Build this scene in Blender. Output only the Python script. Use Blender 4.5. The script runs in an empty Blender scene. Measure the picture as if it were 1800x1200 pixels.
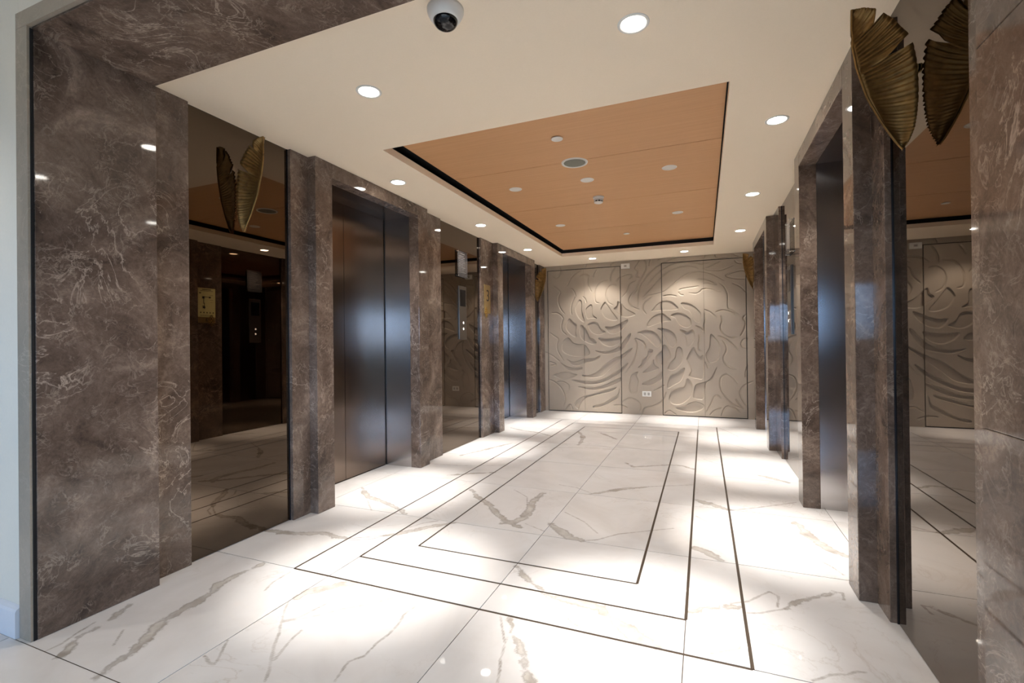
import bpy, bmesh, math, random
import numpy as np
from mathutils import Matrix, Vector

# ------------------------------------------------------------------ camera, world, light, exposure
scn = bpy.context.scene
FPX = 834.156
ROT = np.array([[0.92717492, 0.37445463, -0.01141903],
                [-0.01213913, -0.00043556, -0.99992622],
                [-0.37443198, 0.92724513, 0.00414171]])      # rows: right, down, forward
CAMH = 1.2
cam_data = bpy.data.cameras.new('camera')
cam_data.sensor_width = 36.0
cam_data.lens = FPX / 1800.0 * 36.0
cam_data.clip_start = 0.02
cam = bpy.data.objects.new('camera', cam_data)
scn.collection.objects.link(cam)
M = Matrix.Identity(4)
for i in range(3):
    M[i][0] = ROT[0][i]; M[i][1] = -ROT[1][i]; M[i][2] = -ROT[2][i]
M[0][3], M[1][3], M[2][3] = 0.0, 0.0, CAMH
cam.matrix_world = M
scn.camera = cam

world = bpy.data.worlds.new('sky')
scn.world = world
world.use_nodes = True
_bg = world.node_tree.nodes['Background']
# blue sky above the horizon, dim street level below it
_wn = world.node_tree.nodes; _wl = world.node_tree.links
_tc = _wn.new('ShaderNodeTexCoord'); _sep = _wn.new('ShaderNodeSeparateXYZ'); _rm = _wn.new('ShaderNodeValToRGB'); _mr = _wn.new('ShaderNodeMapRange')
_mr.inputs['From Min'].default_value = -1.0
_wl.new(_tc.outputs['Generated'], _sep.inputs[0]); _wl.new(_sep.outputs['Z'], _mr.inputs['Value']); _wl.new(_mr.outputs[0], _rm.inputs[0])
_rm.color_ramp.elements[0].position = 0.495; _rm.color_ramp.elements[0].color = (0.16, 0.18, 0.20, 1)
_rm.color_ramp.elements[1].position = 0.515; _rm.color_ramp.elements[1].color = (0.33, 0.59, 1.0, 1)
_wl.new(_rm.outputs[0], _bg.inputs['Color'])
_bg.inputs['Strength'].default_value = 14.0

scn.view_settings.view_transform = 'Standard'
scn.view_settings.look = 'None'
scn.view_settings.gamma = 1.0
scn.view_settings.use_curve_mapping = False
scn.view_settings.exposure = 0.53
scn.cycles.sample_clamp_indirect = 40.0

# daylight enters through the lobby window: a portal guides the sky light through the opening
WIN = (-2.0, 6.0, 1.15, 2.45)      # x0, x1, z0, z1 at the rear of the lobby
LOBBY_Y = -7.0
_pl = bpy.data.lights.new('window_portal', 'AREA')
_pl.shape = 'RECTANGLE'; _pl.size = WIN[1] - WIN[0]; _pl.size_y = WIN[3] - WIN[2]
_pl.cycles.is_portal = True
_po = bpy.data.objects.new('window_portal', _pl)
scn.collection.objects.link(_po)
_po.location = ((WIN[0] + WIN[1]) / 2, LOBBY_Y - 0.05, (WIN[2] + WIN[3]) / 2)
_po.rotation_euler = (math.pi / 2, 0, 0)     # faces +Y, into the lobby

SPOT_NARROW = 350.0     # watts of each downlight's core beam
SPOT_WIDE = 36.0        # watts of each downlight's spill
LAMP_COL = (1.0, 0.945, 0.88)

# ------------------------------------------------------------------ photo pixel -> place
def ray(x, y):
    return ROT.T @ np.array([(x - 900) / FPX, (y - 600) / FPX, 1.0])
def on_floor(x, y):
    d = ray(x, y); t = -CAMH / d[2]
    return d[0] * t, d[1] * t
def on_back(x, y, Y):
    d = ray(x, y); t = Y / d[1]
    return d[0] * t, CAMH + d[2] * t

# ------------------------------------------------------------------ sizes (metres)
CX = -0.956            # centre line of the lift lobby
H = 2.56               # ceiling
D_FRAME, D_WALL, D_MIR, D_REV, D_DOOR = 1.604, 1.675, 1.703, 1.712, 2.006
YB = 8.08              # rear wall
OPEN_Z = 2.45
SOFFIT = 2.525
Y_P0, Y_P1 = 1.07, 1.555
LIFTS = ((2.62, 2.785, 3.94, 4.107), (5.855, 6.03, 7.205, 7.375))
MIRRORS = ((1.765, 2.465), (4.48, 5.48), (7.40, 7.83))
ZONES_WALL = ((1.555, 1.765), (2.465, 2.62), (4.107, 4.48), (5.48, 5.855), (7.375, 7.40), (7.83, 8.08))
WOOD_Z = 2.665
TRAY = (CX - 1.105, CX + 1.10, 2.735, 7.255)

# ------------------------------------------------------------------ materials
def new_mat(name):
    m = bpy.data.materials.new(name); m.use_nodes = True
    nt = m.node_tree
    return m, nt, nt.nodes['Principled BSDF']
def nd(nt, t, **kw):
    n = nt.nodes.new(t)
    for k, v in kw.items():
        if k == 'ins':
            for a, b in v.items(): n.inputs[a].default_value = b
        else: setattr(n, k, v)
    return n
def lk(nt, a, b): nt.links.new(a, b)
def ramp(nt, src, stops, interp='LINEAR'):
    r = nt.nodes.new('ShaderNodeValToRGB'); r.color_ramp.interpolation = interp
    e = r.color_ramp.elements
    while len(e) < len(stops): e.new(0.5)
    for k, (p, c) in enumerate(stops):
        e[k].position = p
        e[k].color = c if len(c) == 4 else (*c, 1)
    lk(nt, src, r.inputs[0]); return r.outputs[0]
def mixc(nt, fac, a, b, mode='MIX'):
    n = nt.nodes.new('ShaderNodeMix'); n.data_type = 'RGBA'; n.blend_type = mode
    for s, v in ((n.inputs[0], fac), (n.inputs[6], a), (n.inputs[7], b)):
        if hasattr(v, 'is_linked'): lk(nt, v, s)
        elif isinstance(v, (int, float)): s.default_value = v
        else: s.default_value = (*v, 1) if len(v) == 3 else v
    return n.outputs[2]
def math_n(nt, op, a, b=0.0, c=None, clamp=False):
    n = nt.nodes.new('ShaderNodeMath'); n.operation = op; n.use_clamp = clamp
    for s, v in zip(n.inputs, (a, b, c)):
        if v is None: continue
        if hasattr(v, 'is_linked'): lk(nt, v, s)
        else: s.default_value = v
    return n.outputs[0]
def S(r, g, b):
    f = lambda u: (u / 255 / 12.92) if u / 255 <= .04045 else ((u / 255 + .055) / 1.055) ** 2.4
    return (f(r), f(g), f(b))

def plain(name, col, rough=0.5, metal=0.0, bump=0.0, bscale=40, var=0.05, spec=0.5, **kw):
    m, nt, p = new_mat(name)
    tc = nd(nt, 'ShaderNodeTexCoord')
    n = nd(nt, 'ShaderNodeTexNoise', ins={'Scale': bscale, 'Detail': 4.0})
    lk(nt, tc.outputs['Object'], n.inputs['Vector'])
    a = tuple(max(0, v * (1 - var)) for v in col); b = tuple(min(1, v * (1 + var)) for v in col)
    lk(nt, ramp(nt, n.outputs['Fac'], [(0.3, a), (0.7, b)]), p.inputs['Base Color'])
    p.inputs['Roughness'].default_value = rough; p.inputs['Metallic'].default_value = metal
    p.inputs['Specular IOR Level'].default_value = spec
    if bump:
        bp = nd(nt, 'ShaderNodeBump', ins={'Strength': bump, 'Distance': 0.002})
        lk(nt, n.outputs['Fac'], bp.inputs['Height']); lk(nt, bp.outputs[0], p.inputs['Normal'])
    for k, v in kw.items(): p.inputs[k].default_value = v
    return m

def brown_marble(name='brown_marble', rough=0.045, honed=False):
    m, nt, p = new_mat(name)
    tc = nd(nt, 'ShaderNodeTexCoord')
    mp = nd(nt, 'ShaderNodeMapping'); mp.inputs['Rotation'].default_value = (0.5, 0.35, 0.2)
    lk(nt, tc.outputs['Object'], mp.inputs['Vector'])
    co = mp.outputs[0]
    big = nd(nt, 'ShaderNodeTexNoise', ins={'Scale': 3.0, 'Detail': 10.0, 'Roughness': 0.68, 'Distortion': 1.0})
    lk(nt, co, big.inputs['Vector'])
    base = ramp(nt, big.outputs['Fac'], [(0.28, S(60, 49, 42)), (0.43, S(96, 81, 71)), (0.57, S(118, 101, 89)), (0.72, S(154, 135, 121))])
    fine = nd(nt, 'ShaderNodeTexNoise', ins={'Scale': 40.0, 'Detail': 8.0, 'Roughness': 0.8, 'Distortion': 0.9})
    lk(nt, co, fine.inputs['Vector'])
    base = mixc(nt, 0.75, base, ramp(nt, fine.outputs['Fac'], [(0.3, (0.28, 0.28, 0.28)), (0.7, (0.72, 0.72, 0.72))]), 'OVERLAY')
    # pale crackled veins
    for sc_, dist, w, lim, col, amt in ((3.6, 1.5, 0.014, (0.48, 0.64), S(188, 171, 156), 0.8), (8.0, 1.3, 0.020, (0.48, 0.64), S(174, 157, 142), 0.58), (17.0, 1.0, 0.03, (0.47, 0.65), S(164, 147, 132), 0.6)):
        n = nd(nt, 'ShaderNodeTexNoise', ins={'Scale': sc_, 'Detail': 7.0, 'Roughness': 0.58, 'Distortion': dist})
        lk(nt, co, n.inputs['Vector'])
        d = math_n(nt, 'ABSOLUTE', math_n(nt, 'SUBTRACT', n.outputs['Fac'], 0.5))
        v = ramp(nt, d, [(0.0, (1, 1, 1)), (w * 0.35, (0.55, 0.55, 0.55)), (w, (0, 0, 0))])
        k = nd(nt, 'ShaderNodeTexNoise', ins={'Scale': sc_ * 0.55, 'Detail': 3.0})
        lk(nt, tc.outputs['Object'], k.inputs['Vector'])
        msk = ramp(nt, k.outputs['Fac'], [(lim[0], (0, 0, 0)), (lim[1], (1, 1, 1))])
        f = math_n(nt, 'MULTIPLY', math_n(nt, 'MULTIPLY', v, msk), amt)
        base = mixc(nt, f, base, col)
    if honed: base = mixc(nt, 0.5, base, S(196, 186, 168))      # unpolished cut edge, paler than the polished face
    lk(nt, base, p.inputs['Base Color'])
    p.inputs['Roughness'].default_value = rough
    p.inputs['Specular IOR Level'].default_value = 0.45
    return m

def white_marble():
    """polished white tile; the broad veins follow the drawn vein field stored on the mesh ('vein', metres to the vein's edge)"""
    m, nt, p = new_mat('white_marble')
    tc = nd(nt, 'ShaderNodeTexCoord')
    at = nd(nt, 'ShaderNodeAttribute', attribute_name='vein')
    att = nd(nt, 'ShaderNodeAttribute', attribute_name='hair')
    off = nd(nt, 'ShaderNodeAttribute', attribute_name='tile_shift')
    co = nd(nt, 'ShaderNodeVectorMath', operation='ADD')
    lk(nt, tc.outputs['Object'], co.inputs[0]); lk(nt, off.outputs['Vector'], co.inputs[1])
    co = co.outputs[0]
    soft = nd(nt, 'ShaderNodeTexNoise', ins={'Scale': 1.7, 'Detail': 5.0, 'Roughness': 0.55, 'Distortion': 0.8})
    lk(nt, co, soft.inputs['Vector'])
    base = ramp(nt, soft.outputs['Fac'], [(0.3, S(202, 199, 197)), (0.5, S(212, 210, 209)), (0.72, S(219, 218, 218))])
    # faint grey wisps
    wn = nd(nt, 'ShaderNodeTexNoise', ins={'Scale': 2.1, 'Detail': 8.0, 'Roughness': 0.6, 'Distortion': 1.8})
    lk(nt, co, wn.inputs['Vector'])
    d = math_n(nt, 'ABSOLUTE', math_n(nt, 'SUBTRACT', wn.outputs['Fac'], 0.5))
    wv = ramp(nt, d, [(0.0, (1, 1, 1)), (0.006, (0.4, 0.4, 0.4)), (0.02, (0, 0, 0))])
    wm = nd(nt, 'ShaderNodeTexNoise', ins={'Scale': 1.3, 'Detail': 2.0})
    lk(nt, co, wm.inputs['Vector'])
    wv = math_n(nt, 'MULTIPLY', wv, ramp(nt, wm.outputs['Fac'], [(0.5, (0, 0, 0)), (0.68, (1, 1, 1))]))
    base = mixc(nt, math_n(nt, 'MULTIPLY', wv, 0.42), base, S(176, 166, 156))
    # drawn veins with ragged edges
    rg = nd(nt, 'ShaderNodeTexNoise', ins={'Scale': 26.0, 'Detail': 6.0, 'Roughness': 0.65})
    lk(nt, tc.outputs['Object'], rg.inputs['Vector'])
    jig = math_n(nt, 'MULTIPLY', math_n(nt, 'SUBTRACT', rg.outputs['Fac'], 0.5), 0.055)
    rg2 = nd(nt, 'ShaderNodeTexNoise', ins={'Scale': 8.0, 'Detail': 4.0, 'Roughness': 0.6, 'Distortion': 0.5})
    lk(nt, tc.outputs['Object'], rg2.inputs['Vector'])
    s = math_n(nt, 'ADD', math_n(nt, 'ADD', at.outputs['Fac'], jig), math_n(nt, 'MULTIPLY', math_n(nt, 'SUBTRACT', rg2.outputs['Fac'], 0.5), 0.075))
    inside = math_n(nt, 'MULTIPLY_ADD', s, -1 / 0.008, 0.5, clamp=True)
    edge = math_n(nt, 'SUBTRACT', 1.0, math_n(nt, 'MULTIPLY', math_n(nt, 'ABSOLUTE', s), 1 / 0.010, clamp=True))
    tone = nd(nt, 'ShaderNodeTexNoise', ins={'Scale': 9.0, 'Detail': 5.0, 'Distortion': 0.7})
    lk(nt, tc.outputs['Object'], tone.inputs['Vector'])
    vc = ramp(nt, tone.outputs['Fac'], [(0.32, S(150, 142, 133)), (0.62, S(184, 178, 170)), (0.8, S(206, 201, 196))])
    base = mixc(nt, math_n(nt, 'MULTIPLY', inside, ramp(nt, rg2.outputs['Fac'], [(0.35, (0.95, 0.95, 0.95)), (0.62, (0.5, 0.5, 0.5))])), base, vc)
    base = mixc(nt, math_n(nt, 'MULTIPLY', math_n(nt, 'MULTIPLY', edge, tone.outputs['Fac']), 0.75), base, S(112, 102, 93))
    # drawn hairline veins
    s2 = math_n(nt, 'ADD', att.outputs['Fac'], math_n(nt, 'MULTIPLY', jig, 0.22))
    hair = math_n(nt, 'SUBTRACT', 1.0, math_n(nt, 'MULTIPLY', math_n(nt, 'ABSOLUTE', s2), 1 / 0.0042, clamp=True))
    base = mixc(nt, math_n(nt, 'MULTIPLY', hair, math_n(nt, 'MULTIPLY', rg2.outputs['Fac'], 1.2)), base, S(140, 131, 122))
    lk(nt, base, p.inputs['Base Color'])
    p.inputs['Roughness'].default_value = 0.025
    p.inputs['Specular IOR Level'].default_value = 0.48
    return m

def brushed(name, col, rough, aniso=0.6, tang='Z'):
    m, nt, p = new_mat(name)
    tc = nd(nt, 'ShaderNodeTexCoord')
    mp = nd(nt, 'ShaderNodeMapping'); mp.inputs['Scale'].default_value = (160, 160, 1.2)
    lk(nt, tc.outputs['Object'], mp.inputs['Vector'])
    n = nd(nt, 'ShaderNodeTexNoise', ins={'Scale': 1.0, 'Detail': 3.0})
    lk(nt, mp.outputs[0], n.inputs['Vector'])
    a = tuple(v * 0.985 for v in col)
    lk(nt, ramp(nt, n.outputs['Fac'], [(0.3, a), (0.7, col)]), p.inputs['Base Color'])
    lk(nt, math_n(nt, 'MULTIPLY_ADD', n.outputs['Fac'], 0.008, rough), p.inputs['Roughness'])
    p.inputs['Metallic'].default_value = 1.0
    p.inputs['Anisotropic'].default_value = aniso
    tg = nd(nt, 'ShaderNodeTangent', direction_type='RADIAL', axis=tang)
    lk(nt, tg.outputs[0], p.inputs['Tangent'])
    return m

def wood_mat():
    m, nt, p = new_mat('ceiling_veneer')
    tc = nd(nt, 'ShaderNodeTexCoord')
    mp = nd(nt, 'ShaderNodeMapping'); mp.inputs['Scale'].default_value = (0.8, 26, 26)
    lk(nt, tc.outputs['Object'], mp.inputs['Vector'])
    n = nd(nt, 'ShaderNodeTexNoise', ins={'Scale': 1.6, 'Detail': 6.0, 'Roughness': 0.6, 'Distortion': 0.3})
    lk(nt, mp.outputs[0], n.inputs['Vector'])
    lk(nt, ramp(nt, n.outputs['Fac'], [(0.25, S(204, 156, 112)), (0.5, S(209, 161, 116)), (0.75, S(214, 167, 122))]), p.inputs['Base Color'])
    p.inputs['Roughness'].default_value = 0.45
    p.inputs['Specular IOR Level'].default_value = 0.25
    return m

def emit(name, col, strength):
    m, nt, p = new_mat(name)
    p.inputs['Base Color'].default_value = (*col, 1)
    p.inputs['Emission Color'].default_value = (*col, 1)
    p.inputs['Emission Strength'].default_value = strength
    return m

MT = {
    'brown': brown_marble(),
    'honed': brown_marble('honed_brown_marble', 0.35, True),
    'white_tile': white_marble(),
    'grout': plain('grout', S(70, 60, 50), 0.8, bscale=60),
    'inlay': plain('bronze_inlay', S(74, 62, 50), 0.45, 0.3),
    'mirror': plain('bronze_mirror', (0.135, 0.104, 0.078), 0.012, 1.0, var=0.0),
    'glass_edge': plain('glass_edge', S(34, 34, 40), 0.2),
    'door_steel': brushed('dark_brushed_steel', S(132, 117, 106), 0.22, 0.85),
    'steel': brushed('brushed_steel', S(196, 192, 192), 0.19, 0.98),
    'ceiling': plain('ceiling_paint', S(248, 233, 210), 0.75, bump=0.05, bscale=120, var=0.01, spec=0.2),
    'lobby_white': plain('lobby_white_paint', S(230, 225, 212), 0.6, bump=0.05, bscale=90, var=0.01, spec=0.3),
    'base_white': plain('baseboard_white', S(228, 230, 236), 0.35, var=0.01),
    'cavity': plain('dark_cavity_paint', S(18, 15, 15), 0.8),
    'wood': wood_mat(),
    'relief': plain('taupe_relief_panel', S(170, 157, 141), 0.42, bscale=3, var=0.05, spec=0.35),
    'relief_gap': plain('door_gap_black', S(24, 20, 17), 0.8),
    'gold': plain('aged_gold_leaf', S(142, 108, 60), 0.4, 0.75, bscale=35, var=0.25),
    'brass': plain('brass_plate', S(172, 146, 96), 0.38, 0.7, bscale=20, var=0.08),
    'brass_bright': plain('brass_bright', S(224, 186, 104), 0.2, 0.95, var=0.05),
    'print_dark': plain('dark_print', S(52, 42, 30), 0.6),
    'print_grey': plain('grey_print', S(104, 98, 94), 0.7),
    'paper': plain('printed_sheet', S(226, 218, 150), 0.5, var=0.03),
    'white_plastic': plain('white_plastic', S(226, 224, 218), 0.4, var=0.01),
    'grey_plastic': plain('grey_plastic', S(176, 172, 164), 0.5, var=0.02),
    'speaker_mesh': plain('speaker_mesh', S(124, 124, 112), 0.6, bscale=300, var=0.25),
    'black': plain('black_plastic', S(20, 20, 22), 0.3),
    'black_gloss': plain('black_gloss', S(9, 9, 12), 0.04, var=0.0),
    'lamp': emit('lamp_glow', (1.0, 0.95, 0.86), 28.0),
    'button': emit('button_glow', (1.0, 0.95, 0.9), 1.6),
    'panel_steel': brushed('panel_steel', S(120, 114, 108), 0.3, 0.4),
    'chrome': plain('satin_metal', S(190, 186, 180), 0.22, 1.0, var=0.03),
}
def acrylic():
    m, nt, p = new_mat('clear_acrylic')
    p.inputs['Base Color'].default_value = (0.07, 0.065, 0.065, 1)
    p.inputs['Roughness'].default_value = 0.02
    p.inputs['Specular IOR Level'].default_value = 0.2
    p.inputs['Alpha'].default_value = 0.36
    return m
def pane_glass():
    m, nt, p = new_mat('window_glass')
    tr = nd(nt, 'ShaderNodeBsdfTransparent'); gl = nd(nt, 'ShaderNodeBsdfGlossy', ins={'Roughness': 0.02})
    mx = nd(nt, 'ShaderNodeMixShader'); mx.inputs[0].default_value = 0.06
    lk(nt, tr.outputs[0], mx.inputs[1]); lk(nt, gl.outputs[0], mx.inputs[2])
    lk(nt, mx.outputs[0], nt.nodes['Material Output'].inputs['Surface'])
    return m
MT['acrylic'] = acrylic(); MT['pane'] = pane_glass()

# ------------------------------------------------------------------ object helpers
COL = scn.collection
def link(name, me, mat=None, parent=None):
    o = bpy.data.objects.new(name, me); COL.objects.link(o)
    if mat and not me.materials: me.materials.append(MT[mat] if isinstance(mat, str) else mat)
    if parent: o.parent = parent
    return o
def tag(o, label=None, cat=None, group=None, kind=None):
    if label: o['label'] = label
    if cat: o['category'] = cat
    if group: o['group'] = group
    if kind: o['kind'] = kind
    return o
def empty(name, loc=(0, 0, 0)):
    o = bpy.data.objects.new(name, None); COL.objects.link(o); o.location = loc
    o.empty_display_size = 0.1
    return o
def bm_obj(name, bm, mat, parent=None, smooth=False, off=None):
    me = bpy.data.meshes.new(name); bmesh.ops.recalc_face_normals(bm, faces=bm.faces)
    if off is not None: bmesh.ops.translate(bm, verts=bm.verts, vec=[-v for v in off])
    bm.to_mesh(me); bm.free()
    if smooth:
        me.polygons.foreach_set('use_smooth', [True] * len(me.polygons))
    return link(name, me, mat, parent)
def add_box(bm, x0, x1, y0, y1, z0, z1, bev=0.0):
    if x0 > x1: x0, x1 = x1, x0
    if y0 > y1: y0, y1 = y1, y0
    vs = [bm.verts.new((x, y, z)) for x in (x0, x1) for y in (y0, y1) for z in (z0, z1)]
    fs = [(0, 1, 3, 2), (4, 6, 7, 5), (0, 4, 5, 1), (2, 3, 7, 6), (0, 2, 6, 4), (1, 5, 7, 3)]
    faces = [bm.faces.new([vs[i] for i in f]) for f in fs]
    if bev:
        es = list({e for f in faces for e in f.edges})
        bmesh.ops.bevel(bm, geom=es, offset=bev, segments=2, affect='EDGES', profile=0.5)
def box(name, mat, parent, x0, x1, y0, y1, z0, z1, bev=0.0, off=None):
    bm = bmesh.new(); add_box(bm, x0, x1, y0, y1, z0, z1, bev)
    return bm_obj(name, bm, mat, parent, off=off)
def lathe(bm, prof, seg=32, axis='Z', at=(0, 0, 0), cap=True):
    """prof: list of (r, h); revolve about an axis through 'at'"""
    rings = []
    for r, h in prof:
        ring = []
        for k in range(seg):
            a = 2 * math.pi * k / seg
            c, s_ = r * math.cos(a), r * math.sin(a)
            v = {'Z': (c, s_, h), 'X': (h, c, s_), 'Y': (c, h, s_)}[axis]
            ring.append(bm.verts.new((v[0] + at[0], v[1] + at[1], v[2] + at[2])))
        rings.append(ring)
    for a, b in zip(rings, rings[1:]):
        for k in range(seg):
            bm.faces.new((a[k], a[(k + 1) % seg], b[(k + 1) % seg], b[k]))
    if cap:
        bm.faces.new(rings[0]); bm.faces.new(rings[-1])
def tube(bm, pts, r, seg=8, closed=False):
    pts = [Vector(p) for p in pts]; n = len(pts); rings = []
    for i in range(n):
        a = pts[(i - 1) % n] if (closed or i) else pts[i]
        b = pts[(i + 1) % n] if (closed or i < n - 1) else pts[i]
        t = (b - a).normalized()
        u = t.cross(Vector((0, 0, 1)))
        if u.length < 1e-3: u = t.cross(Vector((1, 0, 0)))
        u.normalize(); w = t.cross(u)
        rings.append([bm.verts.new(pts[i] + (u * math.cos(2 * math.pi * k / seg) + w * math.sin(2 * math.pi * k / seg)) * r) for k in range(seg)])
    pairs = list(zip(rings, rings[1:])) + ([(rings[-1], rings[0])] if closed else [])
    for a, b in pairs:
        for k in range(seg):
            bm.faces.new((a[k], a[(k + 1) % seg], b[(k + 1) % seg], b[k]))
    if not closed:
        bm.faces.new(rings[0]); bm.faces.new(rings[-1])
def SX(s, d): return CX + s * d

# ------------------------------------------------------------------ floor
TW, TL = 0.87, 0.885
XJ = [CX + TW * k for k in (-3, -2, -1, 0, 1, 2, 3)]
YJ = [1.05 + TL * k for k in range(-2, 9)]
XMIN, XMAX = CX - 2.06, CX + 2.06
INLAYS = [(1.108, 1.935, 7.175), (0.87, 2.178, 6.935), (0.635, 2.417, 6.685)]   # half width, y near, y far

# veins traced on the floor: (crop origin x, y, scale, half width in m, points)
def V(ox, oy, sc, hw, *pts): return ([on_floor(ox + x / sc, oy + y / sc) for x, y in pts], hw)
a3 = (0, 800, 3.0); a2 = (350, 900, 4.0); a1 = (780, 950, 4.8); b1 = (1150, 950, 4.8); c7 = (500, 700, 3.0); c8 = (900, 700, 3.0)
VEINS = [
    V(*a3, .020, (520, 1165), (600, 1100), (700, 1035), (770, 965), (830, 895), (900, 850), (950, 820), (1050, 765), (1120, 720), (1150, 680), (1230, 640), (1390, 570)),
    V(*a3, .014, (330, 1055), (380, 1000), (420, 950), (490, 920), (570, 880), (680, 790)),
    V(*a2, .022, (480, 130), (560, 140), (660, 150), (780, 150), (860, 145), (940, 165), (1030, 185)),
    V(*a2, .020, (1300, 165), (1400, 150), (1500, 130), (1650, 95), (1790, 75)),
    V(*a2, .026, (690, 600), (760, 565), (850, 540), (960, 515), (1090, 500)),
    V(*a1, .006, (560, 650), (575, 750), (530, 830), (510, 880)),
    V(*a1, .016, (590, 800), (640, 870), (670, 1000), (700, 1120), (730, 1199)),
    V(*a1, .010, (610, 215), (680, 300), (760, 370), (850, 420)),
    V(*a1, .024, (870, 450), (1000, 490), (1180, 530), (1320, 570), (1420, 650)),
    V(*a1, .038, (1420, 650), (1520, 740), (1640, 820), (1760, 880)),
    V(*b1, .010, (310, 600), (420, 565), (560, 565), (640, 560), (760, 555)),
    V(*b1, .009, (1110, 575), (1150, 540), (1280, 495), (1400, 465), (1520, 435)),
    V(*b1, .026, (350, 65), (420, 90), (480, 120), (560, 165)),
    V(*c8, .030, (1490, 655), (1520, 670), (1545, 710), (1600, 750), (1670, 795), (1760, 830)),
    V(*c7, .020, (410, 470), (440, 520), (520, 545), (590, 575), (640, 610)),
    V(*c7, .020, (985, 480), (1020, 520), (1080, 560), (1120, 610), (1170, 650), (1240, 680)),
    V(*c7, .028, (1360, 500), (1310, 545), (1290, 590), (1265, 630), (1210, 650), (1150, 660)),
    V(*c8, .032, (205, 665), (260, 700), (300, 730), (370, 750)),
    V(*c8, .018, (410, 505), (500, 490), (600, 475), (720, 465)),
    V(*c8, .026, (975, 535), (1050, 560), (1140, 585)),
    V(*c8, .012, (600, 340), (640, 360), (760, 355), (830, 350), (900, 355), (965, 375)),
    V(*c8, .020, (1300, 405), (1350, 415), (1400, 430), (1460, 445)),
    V(*c8, .020, (350, 175), (375, 200), (365, 230), (350, 245)),
    V(*c8, .014, (460, 180), (500, 195), (550, 215)),
    V(*c7, .012, (1195, 155), (1260, 170), (1340, 180), (1410, 200)),
    V(*c7, .014, (860, 405), (1000, 395), (1110, 390)),
    V(*c7, .016, (930, 300), (1060, 270), (1200, 235)),
]
HAIRS = [
    V(*a3, 0, (245, 1030), (330, 990), (400, 940), (500, 880)),
    V(*a3, 0, (600, 1000), (625, 960), (650, 920)),
    V(*a2, 0, (1030, 185), (1180, 175), (1300, 165)), V(*a2, 0, (1060, 195), (1200, 190), (1340, 160)),
    V(*a2, 0, (1480, 105), (1580, 75), (1680, 60)),
    V(*a2, 0, (460, 1190), (490, 1110), (505, 1030), (530, 920), (560, 850), (580, 770), (600, 690), (630, 630)),
    V(*a2, 0, (465, 1190), (497, 1100), (510, 1020), (536, 920), (566, 850)),
    V(*a2, 0, (580, 765), (700, 740), (800, 690), (900, 640), (960, 590)),
    V(*a2, 0, (580, 770), (740, 745), (900, 710), (1000, 680), (1120, 660), (1220, 640), (1370, 600)),
    V(*a2, 0, (950, 1190), (1050, 1050), (1160, 1010), (1250, 920), (1330, 860), (1400, 790), (1440, 720), (1550, 640)),
    V(*a2, 0, (40, 1010), (70, 1060), (110, 1070), (150, 1000), (200, 900)),
    V(*a2, 0, (530, 1040), (640, 900), (720, 830)), V(*a2, 0, (460, 550), (520, 490), (640, 420)),
    V(*a1, 0, (480, 640), (500, 780), (515, 870), (500, 920), (480, 1000), (470, 1100), (455, 1199)),
    V(*a1, 0, (820, 435), (920, 520), (1000, 610), (1080, 690), (1200, 765)),
    V(*b1, 0, (780, 610), (900, 610), (1010, 590), (1110, 575)), V(*b1, 0, (640, 530), (800, 510), (880, 470), (970, 430), (1050, 470), (1040, 560)),
    V(*b1, 0, (1520, 435), (1590, 440), (1600, 500)), V(*b1, 0, (1380, 160), (1500, 220), (1600, 290)),
    V(*b1, 0, (1340, 1180), (1500, 1130), (1640, 1130), (1700, 1105), (1790, 1110)), V(*b1, 0, (480, 950), (620, 930), (720, 910), (760, 860)),
    V(*c7, 0, (440, 540), (450, 570), (460, 590)), V(*c7, 0, (1210, 480), (1280, 520), (1280, 560)), V(*c7, 0, (1270, 660), (1320, 680), (1370, 700)),
    V(*c7, 0, (780, 345), (900, 352), (1020, 355), (1160, 350)),
    V(*c8, 0, (370, 750), (450, 745), (560, 715), (700, 700), (850, 685)), V(*c8, 0, (280, 600), (380, 650), (450, 710)),
    V(*c8, 0, (720, 465), (850, 460), (960, 455)), V(*c8, 0, (970, 620), (1050, 660), (1150, 705)), V(*c8, 0, (1150, 590), (1300, 575), (1500, 548)),
    V(*c8, 0, (1010, 320), (1100, 350), (1200, 380), (1300, 405)), V(*c8, 0, (1110, 230), (1250, 270), (1400, 310)),
    V(*c8, 0, (130, 255), (300, 260), (420, 262), (560, 270)), V(*c8, 0, (250, 455), (340, 470), (420, 500)),
    V(*c8, 0, (1090, 155), (1150, 180), (1200, 205)),
]
def seg_dist(P, a, b):
    a = np.array(a); b = np.array(b); ab = b - a
    t = np.clip(((P - a) @ ab) / max(1e-9, ab @ ab), 0, 1)
    return np.hypot(*(P - a - t[:, None] * ab).T), t
def vein_fields(P):
    v = np.full(len(P), 0.09); h = np.full(len(P), 0.05)
    lo, hi = P.min(0) - 0.1, P.max(0) + 0.1
    for src, out in ((VEINS, v), (HAIRS, h)):
        for pts, hw in src:
            n = len(pts)
            for i in range(n - 1):
                a, b = pts[i], pts[i + 1]
                if max(a[0], b[0]) < lo[0] or min(a[0], b[0]) > hi[0] or max(a[1], b[1]) < lo[1] or min(a[1], b[1]) > hi[1]: continue
                d, t = seg_dist(P, a, b)
                f = (i + t) / (n - 1)
                w = hw * (0.35 + 0.65 * np.sin(np.pi * (0.12 + 0.76 * f)))
                np.minimum(out, d - w, out=out)
    return v, h

rng = random.Random(7)
floor_o = box('floor', 'grout', None, XMIN - 0.05, XMAX + 0.05, -0.75, YB + 0.1, -0.06, -0.004)
tag(floor_o, 'polished white marble tile floor with grey veins and dark inlaid frame lines', 'floor', kind='structure')
GAP, IGAP = 0.0018, 0.0066

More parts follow.
